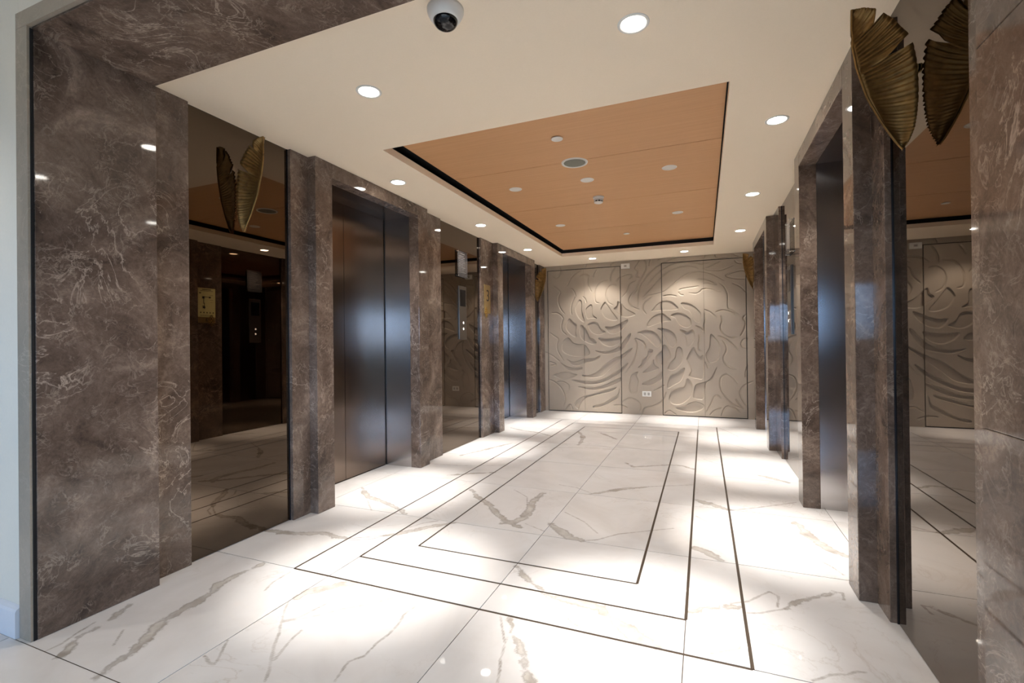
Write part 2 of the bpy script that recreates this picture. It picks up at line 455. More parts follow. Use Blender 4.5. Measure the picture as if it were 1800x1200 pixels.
def tile_piece(rects, shift):
    """rects: list of (x0,x1,y0,y1, cuts) boxes that make up one tile piece; top faces are a fine grid that carries the vein field"""
    co, faces = [], []
    step = 0.0092
    for (x0, x1, y0, y1) in rects:
        nx = max(1, int(math.ceil((x1 - x0) / step))); ny = max(1, int(math.ceil((y1 - y0) / step)))
        xs = np.linspace(x0, x1, nx + 1); ys = np.linspace(y0, y1, ny + 1)
        gx, gy = np.meshgrid(xs, ys)
        base = sum(len(c) for c in co)
        co.append(np.stack([gx.ravel(), gy.ravel(), np.zeros(gx.size)], 1))
        i = np.arange(nx)[None, :] + np.arange(ny)[:, None] * (nx + 1) + base
        faces.append(np.stack([i, i + 1, i + nx + 2, i + nx + 1], -1).reshape(-1, 4))
        # skirt: four side faces down into the joint
        b = base + gx.size
        cs = [(x0, y0), (x1, y0), (x1, y1), (x0, y1)]
        co.append(np.array([(x, y, 0) for x, y in cs] + [(x, y, -0.004) for x, y in cs], float))
        faces.append(np.array([(b + k, b + 4 + k, b + 4 + (k + 1) % 4, b + (k + 1) % 4) for k in range(4)]))
    co = np.concatenate(co); fa = np.concatenate(faces)
    me = bpy.data.meshes.new('floor_tile')
    me.vertices.add(len(co)); me.vertices.foreach_set('co', co.ravel())
    me.loops.add(fa.size); me.loops.foreach_set('vertex_index', fa.ravel().astype(np.int32))
    me.polygons.add(len(fa)); me.polygons.foreach_set('loop_start', (np.arange(len(fa)) * 4).astype(np.int32))
    me.update(calc_edges=True)
    v, h = vein_fields(co[:, :2])
    h = np.sqrt(np.maximum(h, 0) ** 2 + 0.006 ** 2) - 0.006      # rounded so that hairlines stay smooth between grid points
    for nm, val in (('vein', v), ('hair', h)):
        at = me.attributes.new(nm, 'FLOAT', 'POINT'); at.data.foreach_set('value', val.astype(np.float32))
    at = me.attributes.new('tile_shift', 'FLOAT_VECTOR', 'POINT')
    at.data.foreach_set('vector', np.tile(np.array(shift, np.float32), (len(co), 1)).ravel())
    me.validate()
    return link('floor_tile', me, 'white_tile', floor_o)

def region(x, y):
    n = 0
    for hw, y0, y1 in INLAYS:
        if abs(x - CX) < hw and y0 < y < y1: n += 1
    return n
for i in range(len(XJ) - 1):
    cx0, cx1 = max(XJ[i], XMIN), min(XJ[i + 1], XMAX)
    if cx1 - cx0 < 0.02: continue
    for j in range(len(YJ) - 1):
        cy0, cy1 = YJ[j], min(YJ[j + 1], YB + 0.08)
        if cy1 - cy0 < 0.02: continue
        if cy0 > 1.0 and False: continue
        xs = sorted({cx0, cx1, *[x for hw, _, _ in INLAYS for x in (CX - hw, CX + hw) if cx0 + .01 < x < cx1 - .01]})
        ys = sorted({cy0, cy1, *[y for _, a, b in INLAYS for y in (a, b) if cy0 + .01 < y < cy1 - .01]})
        shift = (rng.uniform(-40, 40), rng.uniform(-40, 40), rng.uniform(-40, 40))
        groups = {}
        for xa, xb in zip(xs, xs[1:]):
            for ya, yb in zip(ys, ys[1:]):
                groups.setdefault(region((xa + xb) / 2, (ya + yb) / 2), []).append((xa, xb, ya, yb))
        for r, cells in groups.items():
            rects = []
            for xa, xb, ya, yb in cells:
                mx, my, e = (xa + xb) / 2, (ya + yb) / 2, 0.012
                def g(outx, outy, border):
                    if region(outx, outy) != r: return IGAP
                    return GAP if border else 0.0
                rects.append((xa + g(xa - e, my, abs(xa - cx0) < 1e-6), xb - g(xb + e, my, abs(xb - cx1) < 1e-6),
                              ya + g(mx, ya - e, abs(ya - cy0) < 1e-6), yb - g(mx, yb + e, abs(yb - cy1) < 1e-6)))
            tile_piece(rects, shift)
for hw, y0, y1 in INLAYS:
    w = 0.0052
    box('inlay_strip', 'inlay', floor_o, CX - hw - w, CX - hw + w, y0, y1, -0.004, -0.0006)
    box('inlay_strip', 'inlay', floor_o, CX + hw - w, CX + hw + w, y0, y1, -0.004, -0.0006)
    box('inlay_strip', 'inlay', floor_o, CX - hw - w, CX + hw + w, y0 - w, y0 + w, -0.004, -0.0006)
    box('inlay_strip', 'inlay', floor_o, CX - hw - w, CX + hw + w, y1 - w, y1 + w, -0.004, -0.0006)
box('inlay_strip', 'inlay', floor_o, SX(-1, 1.66), SX(1, 1.66), 1.046, 1.054, -0.004, -0.0003)

# ------------------------------------------------------------------ ceiling with the timber tray
ceil = empty('ceiling')
tag(ceil, 'cream painted ceiling with a recessed rectangular tray', 'ceiling', kind='structure')
bm = bmesh.new()
cx0, cx1, cy0, cy1 = CX - 2.1, CX + 2.1, 1.50, YB + 0.1
tx0, tx1, ty0, ty1 = TRAY
ct = H + 0.052
for q in ((cx0, cx1, cy0, ty0), (cx0, cx1, ty1, cy1), (cx0, tx0, ty0, ty1), (tx1, cx1, ty0, ty1)):
    add_box(bm, *q, H, ct)
bm_obj('plaster_board', bm, 'ceiling', ceil)
bm = bmesh.new()
o_ = 0.10
for q in ((tx0 - o_ - .05, tx0 - o_, ty0 - o_, ty1 + o_), (tx1 + o_, tx1 + o_ + .05, ty0 - o_, ty1 + o_), (tx0 - o_ - .05, tx1 + o_ + .05, ty1 + 0.03, ty1 + .08), (tx0 - o_ - .05, tx1 + o_ + .05, ty0 - .08, ty0 - .03)):
    add_box(bm, *q, ct, WOOD_Z + 0.04)
for q in ((tx0 - o_, tx0 - .003, ty0 - .03, ty1 + .03), (tx1 + .003, tx1 + o_, ty0 - .03, ty1 + .03)):
    add_box(bm, *q, ct, ct + 0.004)
bm_obj('cavity_edge', bm, 'cavity', ceil)
seams = [ty0 - 0.02, 3.74, 4.93, 6.07, ty1 + 0.008]
for a, b in zip(seams, seams[1:]):
    box('timber_panel', 'wood', ceil, tx0 + .022, tx1 - .004, a + .003, b - .003, WOOD_Z, WOOD_Z + 0.018)
box('backing', 'cavity', ceil, tx0 - o_, tx1 + o_, ty0 - .1, ty1 + .1, WOOD_Z + 0.02, WOOD_Z + 0.03)

# ------------------------------------------------------------------ side walls, lifts
NB = ('left', 'right')
walls = []
for s, nm in ((-1, 'left'), (1, 'right')):
    w = empty('wall_' + nm, (SX(s, D_WALL), 4.8, 0))
    w.location = (0, 0, 0)
    tag(w, 'brown marble and bronze mirror wall on the %s side of the lift lobby' % nm, 'wall', kind='structure')
    walls.append(w)
    X = lambda d: SX(s, d)
    # masonry core behind the facing
    bm = bmesh.new()
    add_box(bm, X(2.10), X(2.16), 1.2, YB + .1, 0, H)
    bm_obj('core', bm, 'cavity', w)
    # portal jamb, in three courses
    for z0, z1 in (((0, 0.975), (0.975, 1.93), (1.93, SOFFIT)) if s > 0 else ((0, SOFFIT),)):
        box('marble_panel', 'brown', w, X(D_FRAME), X(2.0), Y_P0 + .012, Y_P1, z0 + .0006, z1 - .0006, 0.002)
    box('marble_trim', 'honed', w, X(D_FRAME + .006), X(D_FRAME + .092), Y_P0 - .008, Y_P0 + .011, 0, SOFFIT + .0075, 0.001)
    box('groove', 'cavity', w, X(D_FRAME + .003), X(D_FRAME + .007), Y_P0 + .001, Y_P0 + .011, 0, SOFFIT)
    for y0, y1 in ZONES_WALL:
        box('marble_panel', 'brown', w, X(D_WALL), X(1.80), y0, y1, 0.0, H, 0.002)
    for y0, y1 in MIRRORS:
        box('mirror_panel', 'mirror', w, X(D_MIR), X(D_MIR + .012), y0 + .006, y1 - .006, 0.004, H)
        bm = bmesh.new()
        add_box(bm, X(D_MIR + .0125), X(D_MIR + .03), y0 - .02, y1 + .02, 0, H)
        add_box(bm, X(D_MIR - .004), X(D_MIR + .0125), y1 - .0055, y1 - .0005, 0, H)
        add_box(bm, X(D_MIR - .004), X(D_MIR + .0125), y0 + .0005, y0 + .0055, 0, H)
        bm_obj('mirror_backing', bm, 'glass_edge', w)
    box('portal_header', 'honed', w, X(0.0), X(D_FRAME + .092), Y_P0 - .008, Y_P0 + .0095, SOFFIT + .008, SOFFIT + .075, 0.001)
    box('portal_soffit', 'brown', w, X(0.0), X(D_FRAME + .09), Y_P0 + .01, Y_P1, SOFFIT, SOFFIT + .07, 0.0015)

n_door = 0
for s, nm in ((-1, 'left'), (1, 'right')):
    for k, (a, b, c, d) in enumerate(LIFTS):
        n_door += 1
        e = empty('door_%d' % n_door)
        tag(e, '%s lift doorway on the %s wall with dark steel doors in a brown marble frame' % (('nearer', 'farther')[k], nm), 'lift door', kind='structure')
        X = lambda q: SX(s, q)
        box('frame_jamb', 'brown', e, X(D_FRAME), X(D_REV), a, b, 0, H - .001, 0.003)
        box('frame_jamb', 'brown', e, X(D_FRAME), X(D_REV), c, d, 0, H - .001, 0.003)
        box('frame_header', 'brown', e, X(D_FRAME), X(D_REV), b + .0005, c - .0005, OPEN_Z, H - .001, 0.003)
        box('steel_jamb', 'steel', e, X(D_REV + .001), X(D_DOOR), b - .02, b - .003, 0, OPEN_Z + .02)
        box('steel_jamb', 'steel', e, X(D_REV + .001), X(D_DOOR), c + .003, c + .02, 0, OPEN_Z + .02)
        box('steel_header', 'door_steel', e, X(D_REV + .001), X(D_DOOR), b - .002, c + .002, OPEN_Z + .003, OPEN_Z + .02)
        for yy in (b - .002, c - .0025):
            box('door_seal', 'black', e, X(D_DOOR - .003), X(D_DOOR + .0035), yy, yy + .0045, 0.003, OPEN_Z)  # black strip stands in for the dark gap between door and jamb
        m_ = (b + c) / 2
        for y0, y1 in ((b - .03, m_ - .002), (m_ + .002, c + .03)):
            box('door_leaf', 'door_steel', e, X(D_DOOR + .004), X(D_DOOR + .03), y0, y1, 0.008, OPEN_Z + .06, 0.0015)
        box('door_sill', 'chrome', e, X(D_DOOR - .0), X(D_DOOR + .06), b, c, -.003, 0.003)
        box('shaft_lining', 'cavity', e, X(D_DOOR + .05), X(D_DOOR + .06), b - .2, c + .2, 0, H)

# ------------------------------------------------------------------ rear wall: carved relief panels with two hidden double doors
RA = (920, 430, 7.743); RC = (1110, 430, 7.061); RD = (940, 560, 6.665); RE = (1120, 570, 6.859)
def K(o, *pts): return [on_back(o[0] + x / o[2], o[1] + y / o[2], YB) for x, y in pts]
POCKETS = [
    K(RA, (730, 790), (765, 748), (795, 780), (795, 900), (830, 1050), (760, 1010), (715, 930), (705, 860)),
    K(RA, (850, 870), (915, 808), (940, 860), (945, 950), (1000, 1003), (930, 1000), (870, 1010), (848, 940)),
    K(RA, (1055, 860), (1105, 780), (1140, 810), (1200, 900), (1280, 1015), (1200, 1030), (1110, 990), (1060, 910)),
    K(RA, (1230, 870), (1270, 830), (1285, 770), (1330, 800), (1400, 870), (1525, 945), (1430, 985), (1340, 975), (1270, 920)),
    K(RD, (405, 0), (450, 40), (490, 75), (480, 150), (485, 215), (430, 195), (385, 150), (362, 105), (375, 50)),
    K(RD, (530, 90), (550, 75), (590, 110), (625, 170), (640, 220), (690, 240), (722, 285), (670, 300), (610, 280), (550, 240), (525, 180)),
    K(RD, (620, 65), (670, 35), (735, 50), (770, 110), (828, 155), (790, 180), (740, 190), (680, 170), (635, 120)),
    K(RD, (330, 270), (390, 222), (450, 280), (510, 298), (575, 300), (620, 345), (642, 410), (560, 440), (450, 440), (360, 410), (315, 360)),
    K(RD, (750, 225), (830, 230), (930, 225), (1020, 208), (1000, 270), (940, 315), (870, 328), (800, 300), (760, 260)),
    K(RD, (825, 95), (900, 95), (980, 65), (1090, 10), (1060, 90), (980, 160), (910, 180), (860, 160)),
    K(RD, (705, 372), (800, 385), (920, 362), (1010, 300), (1105, 178), (1125, 195), (1080, 300), (1010, 375), (920, 405), (800, 415)),
    K(RD, (555, 660), (650, 655), (740, 610), (830, 530), (920, 465), (1010, 425), (1135, 345), (1130, 370), (1060, 440), (1010, 480), (900, 575), (800, 665), (700, 692), (600, 687)),
    K(RD, (430, 715), (560, 725), (700, 730), (800, 705), (900, 650), (1000, 590), (1085, 520), (1080, 550), (1010, 630), (900, 700), (800, 748), (700, 770), (560, 764)),
    K(RD, (505, 795), (620, 800), (740, 795), (850, 760), (1000, 690), (1005, 725), (900, 785), (780, 825), (640, 832)),
    K(RD, (375, 475), (440, 505), (520, 490), (600, 460), (700, 460), (765, 430), (755, 455), (700, 490), (600, 520), (500, 553), (430, 540)),
    K(RD, (305, 515), (370, 555), (450, 575), (550, 572), (545, 594), (470, 610), (400, 605), (340, 568)),
    K(RD, (222, 660), (300, 625), (390, 620), (440, 640), (495, 655), (430, 690), (360, 710), (280, 700)),
    K(RD, (465, 1010), (500, 950), (560, 910), (680, 880), (800, 840), (900, 815), (955, 803), (920, 840), (800, 875), (700, 900), (600, 930), (540, 990), (510, 1060)),
    K(RD, (690, 1020), (800, 990), (900, 930), (970, 890), (995, 800), (985, 900), (960, 940), (880, 990), (780, 1030), (700, 1045)),
    K(RD, (1210, 620), (1140, 650), (1115, 720), (1105, 800), (1120, 860), (1160, 875), (1195, 860), (1205, 800), (1215, 730), (1190, 660)),
    K(RE, (5, 100), (80, 70), (160, 75), (230, 110), (290, 190), (285, 240), (240, 278), (190, 240), (120, 170), (50, 120)),
    K(RE, (245, 50), (310, 45), (390, 70), (450, 120), (475, 185), (470, 240), (430, 278), (380, 250), (330, 160), (290, 90)),
    K(RE, (515, 65), (570, 75), (605, 90), (665, 65), (690, 110), (690, 170), (660, 240), (620, 270), (595, 240), (590, 180), (560, 110)),
    K(RE, (885, 120), (940, 160), (985, 225), (1000, 320), (970, 430), (880, 465), (845, 430), (825, 360), (870, 270)),
    K(RE, (130, 310), (160, 298), (190, 315), (170, 370), (130, 420), (90, 470), (50, 520), (12, 520), (50, 480), (65, 420), (120, 380)),
    K(RE, (195, 425), (215, 490), (262, 530), (200, 560), (130, 580), (65, 583), (120, 530), (170, 480)),
    K(RE, (222, 395), (265, 340), (300, 310), (320, 245), (370, 280), (400, 350), (400, 400), (360, 465), (300, 490), (240, 460)),
    K(RE, (465, 340), (480, 285), (510, 272), (540, 300), (552, 380), (540, 460), (490, 520), (430, 555), (370, 540), (400, 460), (455, 400)),
    K(RE, (600, 410), (640, 320), (680, 275), (720, 350), (760, 385), (800, 388), (800, 640), (720, 655), (625, 625), (650, 550), (610, 450)),
    K(RE, (375, 665), (400, 610), (480, 580), (570, 525), (560, 620), (520, 690), (450, 730), (368, 770)),
    K(RE, (385, 900), (420, 800), (500, 765), (570, 750), (600, 655), (640, 680), (668, 750), (650, 860), (600, 920), (520, 965), (430, 960)),
    K(RE, (680, 875), (700, 740), (760, 705), (820, 690), (890, 640), (960, 515), (950, 560), (900, 660), (830, 720), (805, 890), (740, 905)),
    K(RE, (60, 720), (150, 670), (230, 630), (300, 570), (300, 640), (240, 700), (150, 740)),
    K(RE, (462, 1003), (560, 985), (640, 945), (700, 930), (760, 945), (805, 975), (790, 1020), (710, 1055), (620, 1060), (530, 1040)),
    K(RC, (265, 800), (340, 720), (440, 692), (520, 720), (580, 790), (520, 812), (380, 815), (250, 825)),
    K(RC, (615, 725), (680, 720), (760, 750), (830, 810), (860, 860), (850, 960), (790, 950), (720, 830), (650, 790)),
    K(RC, (200, 1020), (220, 940), (300, 870), (380, 852), (430, 880), (490, 940), (410, 955), (340, 975)),
    K(RC, (485, 880), (560, 845), (640, 855), (710, 900), (740, 945), (740, 1000), (690, 1030), (620, 1010), (570, 960), (540, 910)),
]
GROOVES = [
    K(RA, (505, 300), (510, 370), (480, 430), (440, 450), (410, 430)), K(RA, (790, 340), (700, 400), (640, 460), (610, 530), (585, 560)),
    K(RA, (395, 555), (460, 600), (500, 650), (475, 710), (475, 790), (510, 880), (560, 940)), K(RA, (640, 600), (670, 610), (700, 660), (710, 705)),
    K(RA, (700, 710), (660, 800), (645, 880), (655, 950)), K(RA, (1150, 475), (1060, 500), (1005, 565), (972, 650), (972, 740), (990, 785), (1030, 795)),
    K(RA, (1265, 550), (1210, 540), (1150, 590), (1125, 670), (1135, 740), (1160, 790), (1215, 820)), K(RA, (1250, 310), (1210, 370), (1190, 430), (1188, 495)),
    K(RA, (895, 430), (840, 405), (770, 425)), K(RA, (880, 450), (880, 530), (905, 600), (925, 640)), K(RA, (1000, 340), (965, 400), (955, 440)),
    K(RA, (1270, 490), (1320, 440), (1390, 410), (1460, 405), (1480, 430), (1440, 460)), K(RA, (810, 705), (840, 740), (855, 790)),
    K(RA, (1190, 290), (1210, 250), (1250, 220)), K(RA, (845, 310), (850, 275), (860, 250)), K(RA, (1530, 310), (1560, 370), (1540, 430), (1580, 440)),
    K(RA, (1530, 480), (1450, 530), (1420, 620), (1350, 710)), K(RA, (1590, 470), (1540, 600), (1470, 680), (1435, 760), (1480, 840), (1570, 880)),
    K(RA, (390, 930), (460, 930), (520, 970), (545, 1020)), K(RA, (300, 970), (285, 1040), (300, 1100)),
    K(RD, (330, 0), (312, 70), (320, 140), (370, 190)), K(RD, (170, 160), (230, 205), (275, 240), (260, 310), (275, 390), (335, 485)),
    K(RD, (1300, 350), (1290, 310), (1240, 260), (1180, 235), (1198, 300), (1185, 420), (1130, 540), (1060, 630)),
    K(RD, (165, 710), (230, 740), (300, 800), (345, 880), (355, 960), (340, 1030)), K(RD, (265, 740), (320, 735), (375, 760), (400, 790), (395, 830)),
    K(RD, (1030, 970), (1100, 930), (1180, 950), (1235, 1000), (1240, 1060)), K(RD, (345, 1080), (400, 1010), (430, 1020), (440, 1070)),
    K(RD, (170, 500), (245, 535), (180, 550)), K(RD, (120, 390), (200, 430), (290, 500)), K(RD, (925, 1010), (1010, 1010), (1080, 1040)),
    K(RE, (0, 180), (60, 200), (95, 250), (100, 300)), K(RE, (705, 20), (760, 45), (800, 80)), K(RE, (745, 125), (750, 180), (738, 250), (745, 310), (780, 325)),
    K(RE, (980, 138), (1060, 170), (1140, 230), (1225, 310)), K(RE, (1030, 190), (1070, 250), (1075, 320), (1040, 400), (1060, 470), (1120, 520), (1190, 540)),
    K(RE, (1005, 0), (1015, 70), (1060, 130), (1130, 160), (1200, 150)), K(RE, (1310, 0), (1280, 80), (1250, 135)),
    K(RE, (1335, 170), (1280, 185), (1255, 235), (1280, 280), (1335, 290)), K(RE, (200, 800), (280, 760), (325, 735)),
    K(RE, (60, 1090), (90, 1010), (180, 985), (260, 950), (320, 890), (350, 820)),
    K(RE, (1210, 710), (1150, 640), (1080, 600), (1020, 630), (998, 710), (1020, 800), (1090, 900), (1180, 980), (1285, 1018)), K(RE, (1285, 1018), (1230, 960), (1190, 900)),
    K(RE, (1395, 690), (1320, 720), (1260, 770), (1240, 830), (1270, 910), (1345, 1015)), K(RE, (825, 1070), (890, 960), (930, 870), (970, 855), (1010, 885)),
    K(RE, (1020, 1100), (1050, 1020), (1100, 985), (1180, 1010), (1240, 1070)), K(RE, (880, 1090), (930, 1040), (1015, 1005)), K(RE, (1335, 490), (1310, 570), (1305, 635)),
    K(RE, (330, 1080), (380, 1040), (430, 1060), (470, 1090)), K(RE, (825, 450), (840, 490), (855, 525)), K(RE, (30, 960), (45, 1000), (30, 1060)),
    K(RC, (145, 675), (200, 630), (300, 610), (400, 580), (480, 520), (560, 450), (640, 390), (740, 345), (860, 330), (980, 355), (1060, 390), (1150, 440)),
    K(RC, (150, 640), (200, 580), (290, 480), (380, 390), (480, 320), (600, 275), (740, 262), (830, 290)),
    K(RC, (200, 490), (290, 380), (400, 290), (520, 235), (640, 215), (760, 220), (870, 235), (960, 215)),
    K(RC, (75, 770), (90, 600), (130, 480), (230, 340), (360, 240), (520, 170), (680, 125)), K(RC, (0, 640), (60, 560), (90, 470), (180, 310), (180, 220), (160, 180)),
    K(RC, (815, 430), (890, 425), (980, 445), (1050, 490), (980, 480), (900, 480)), K(RC, (715, 597), (800, 605), (850, 580), (885, 550), (980, 550), (1105, 585)),
    K(RC, (580, 590), (610, 620), (645, 625)), K(RC, (905, 805), (980, 840), (1050, 905)), K(RC, (905, 850), (915, 930), (900, 1000), (910, 1100)),
    K(RC, (1090, 470), (1150, 520), (1195, 620), (1200, 770), (1260, 820), (1345, 885)), K(RC, (1050, 835), (1130, 810), (1220, 830), (1300, 870)),
    K(RC, (1110, 880), (1125, 940), (1105, 1020), (1120, 1080)), K(RC, (1420, 870), (1385, 910), (1415, 960), (1400, 1050), (1355, 1125)),
    K(RC, (1255, 475), (1340, 510), (1430, 590)), K(RC, (1440, 330), (1340, 320), (1175, 378), (1270, 415), (1420, 420)), K(RC, (890, 290), (980, 260), (1100, 200)),
    K(RC, (900, 300), (1000, 315), (1120, 310), (1260, 250)), K(RC, (795, 1005), (850, 1030), (890, 1075)), K(RC, (1285, 190), (1310, 220), (1370, 230)),
    K(RC, (180, 860), (145, 800), (160, 720), (250, 650)), K(RC, (85, 175), (95, 210), (45, 290), (80, 330), (65, 390), (100, 400)),
    K(RC, (1040, 110), (1060, 150), (1180, 150)), K(RC, (1230, 90), (1300, 130), (1370, 150)), K(RC, (215, 260), (225, 220), (240, 180)), K(RC, (330, 185), (390, 155)),
    K(RC, (890, 110), (905, 140), (890, 170)), K(RC, (380, 640), (480, 625), (560, 640)), K(RC, (590, 560), (660, 540), (830, 515)),
]
def smooth_curve(pts, closed, n=6):
    P = [np.array(p) for p in pts]; m = len(P); out = []
    for i in range(m if closed else m - 1):
        p0 = P[(i - 1) % m] if (closed or i) else P[0]
        p1, p2 = P[i], P[(i + 1) % m]
        p3 = P[(i + 2) % m] if (closed or i + 2 < m) else P[-1]
        for k in range(n):
            t = k / n
            out.append(0.5 * (2 * p1 + (p2 - p0) * t + (2 * p0 - 5 * p1 + 4 * p2 - p3) * t * t + (3 * p1 - p0 - 3 * p2 + p3) * t ** 3))
    if not closed: out.append(P[-1])
    return np.array(out)
RX0, RX1, RZ0, RZ1, RSTEP = SX(-1, 1.69), SX(1, 1.69), 0.0, H, 0.0055
_nx = int((RX1 - RX0) / RSTEP) + 1; _nz = int((RZ1 - RZ0) / RSTEP) + 1
RXS = np.linspace(RX0, RX1, _nx); RZS = np.linspace(RZ0, RZ1, _nz)
DEPTH = np.zeros((_nz, _nx))
for closed, curves in ((True, POCKETS), (False, GROOVES)):
    for pts in curves:
        c = smooth_curve(pts, closed)
        pad = 0.05
        i0, i1 = np.searchsorted(RXS, c[:, 0].min() - pad), np.searchsorted(RXS, c[:, 0].max() + pad)
        j0, j1 = np.searchsorted(RZS, c[:, 1].min() - pad), np.searchsorted(RZS, c[:, 1].max() + pad)
        if i1 <= i0 or j1 <= j0: continue
        gx, gz = np.meshgrid(RXS[i0:i1], RZS[j0:j1]); P = np.stack([gx.ravel(), gz.ravel()], 1)
        dist = np.full(len(P), 9.0); along = np.zeros(len(P)); inside = np.zeros(len(P), bool)
        n = len(c); segs = n if closed else n - 1
        for k in range(segs):
            a, b = c[k], c[(k + 1) % n]
            d_, t_ = seg_dist(P, a, b)
            better = d_ < dist; dist[better] = d_[better]; along[better] = (k + t_[better]) / segs
            if closed:
                cr = ((a[1] > P[:, 1]) != (b[1] > P[:, 1]))
                with np.errstate(divide='ignore', invalid='ignore'):
                    xi = (b[0] - a[0]) * (P[:, 1] - a[1]) / (b[1] - a[1]) + a[0]
                inside ^= cr & (P[:, 0] < xi)
        if closed:
            sd = np.where(inside, dist, -dist)
            t = np.clip((sd + 0.001) / 0.0075, 0, 1)
            dep = 0.020 * t * t * (3 - 2 * t)
        else:
            tap = np.clip(np.minimum(along, 1 - along) * 6 + 0.25, 0, 1)
            t = np.clip(1 - dist / 0.0115, 0, 1)
            dep = 0.013 * tap * np.sqrt(t)
        DEPTH[j0:j1, i0:i1] = np.maximum(DEPTH[j0:j1, i0:i1], dep.reshape(gx.shape))

def relief_panel(name, parent, x0, x1, z0, z1):
    xs = np.concatenate([[x0], RXS[(RXS > x0 + .002) & (RXS < x1 - .002)], [x1]])
    zs = np.concatenate([[z0], RZS[(RZS > z0 + .002) & (RZS < z1 - .002)], [z1]])
    ix = np.clip(np.round((xs - RX0) / (RX1 - RX0) * (_nx - 1)).astype(int), 0, _nx - 1)
    iz = np.clip(np.round((zs - RZ0) / (RZ1 - RZ0) * (_nz - 1)).astype(int), 0, _nz - 1)
    gx, gz = np.meshgrid(xs, zs)
    dep = DEPTH[np.ix_(iz, ix)]
    co = np.stack([gx.ravel(), YB + dep.ravel(), gz.ravel()], 1)
    n, m = len(xs), len(zs)
    i = np.arange(n - 1)[None, :] + np.arange(m - 1)[:, None] * n
    fa = np.stack([i, i + 1, i + n + 1, i + n], -1).reshape(-1, 4)
    b = len(co)
    cs = [(x0, z0), (x1, z0), (x1, z1), (x0, z1)]
    co = np.concatenate([co, np.array([(x, YB, z) for x, z in cs] + [(x, YB + .028, z) for x, z in cs])])
    fa = np.concatenate([fa, np.array([(b + k, b + 4 + k, b + 4 + (k + 1) % 4, b + (k + 1) % 4) for k in range(4)])])
    me = bpy.data.meshes.new(name)
    me.vertices.add(len(co)); me.vertices.foreach_set('co', co.ravel())
    me.loops.add(fa.size); me.loops.foreach_set('vertex_index', fa.ravel().astype(np.int32))
    me.polygons.add(len(fa)); me.polygons.foreach_set('loop_start', (np.arange(len(fa)) * 4).astype(np.int32))
    sm = np.ones(len(fa), bool); sm[-4:] = False
    me.polygons.foreach_set('use_smooth', sm)
    me.update(calc_edges=True); me.validate()
    return link(name, me, 'relief', parent)

back = empty('wall_back')
tag(back, 'taupe wall with carved swirling leaf relief at the far end', 'wall', kind='structure')
DTOP = 2.478; g_ = 0.006
XD = (-2.566, -1.912, -1.288, -0.625, 0.010, 0.612)
box('backing', 'relief_gap', back, RX0 - .3, RX1 + .3, YB + .028, YB + .06, 0, H)
relief_panel('relief_panel', back, RX0, XD[0] - g_, 0.0, H - .001)
relief_panel('relief_panel', back, XD[0] - g_, XD[2] + g_, DTOP + g_, H - .001)
relief_panel('relief_panel', back, XD[2] + g_, XD[3] - g_, 0.0, H - .001)
relief_panel('relief_panel', back, XD[3] - g_, XD[5] + g_, DTOP + g_, H - .001)
relief_panel('relief_panel', back, XD[5] + g_, RX1, 0.0, H - .001)
for q, lab in (((0, 1, 2), 'hidden double door in the carved wall, left of the wall socket'), ((3, 4, 5), 'hidden double door in the carved wall, right of the wall socket')):
    n_door += 1
    e = empty('door_%d' % n_door)
    tag(e, lab, 'door', kind='structure')
    a, b, c = (XD[k] for k in q)
    relief_panel('door_leaf', e, a + g_, b - .0015, 0.014, DTOP - g_)
    relief_panel('door_leaf', e, b + .0015, c - g_, 0.014, DTOP - g_)

# ------------------------------------------------------------------ lobby in front of the portal (where the camera stands)
LX0, LX1, LH = -9.0, 6.5, 2.95
def no_veins(o, k):
    n = len(o.data.vertices)
    for nm, val in (('vein', 0.09), ('hair', 0.05)):
        o.data.attributes.new(nm, 'FLOAT', 'POINT').data.foreach_set('value', np.full(n, val, np.float32))
    o.data.attributes.new('tile_shift', 'FLOAT_VECTOR', 'POINT').data.foreach_set('vector', np.tile(np.array((k * 7.3, k * 3.1, k), np.float32), (n, 1)).ravel())
    return o
lob = no_veins(box('lobby_floor', 'white_tile', None, LX0, LX1, LOBBY_Y, YJ[0] - .002, -0.06, -0.0005), 1)
tag(lob, 'white stone floor of the lobby in front of the marble portal', 'floor', kind='structure')
box('grout_bed', 'grout', floor_o, LX0, LX1, YJ[0], 1.2, -0.06, -0.0045)
_k = 2
for j in range(3):
    xs = [XMIN] + [CX - TW * q for q in range(3, 11) if CX - TW * q > LX0] ; xs2 = [XMAX] + [CX + TW * q for q in range(3, 9) if CX + TW * q < LX1]
    for line in (xs, xs2):
        for xa, xb in zip(line, line[1:]):
            xa, xb = min(xa, xb), max(xa, xb); _k += 1
            no_veins(box('floor_tile', 'white_tile', floor_o, xa + GAP, xb - GAP, YJ[j] + GAP, min(YJ[j + 1], 1.2) - GAP, -0.004, 0.0), _k)
lc = box('ceiling_lobby', 'ceiling', None, LX0, LX1, LOBBY_Y, 1.3, LH, LH + .1)
tag(lc, 'cream ceiling of the lobby above the marble portal', 'ceiling', kind='structure')
wf = empty('wall_front')
tag(wf, 'white painted lobby wall beside the brown marble portal edge', 'wall', kind='structure')
TRX = D_FRAME + .0925
box('wall_face', 'lobby_white', wf, LX0, SX(-1, TRX), Y_P0 + .002, 1.25, 0, LH)
box('wall_face', 'lobby_white', wf, SX(1, TRX), LX1, Y_P0 + .002, 1.25, 0, LH)
box('wall_face', 'lobby_white', wf, SX(-1, TRX) + .001, SX(1, TRX) - .001, Y_P0 + .002, 1.25, SOFFIT + .076, LH)
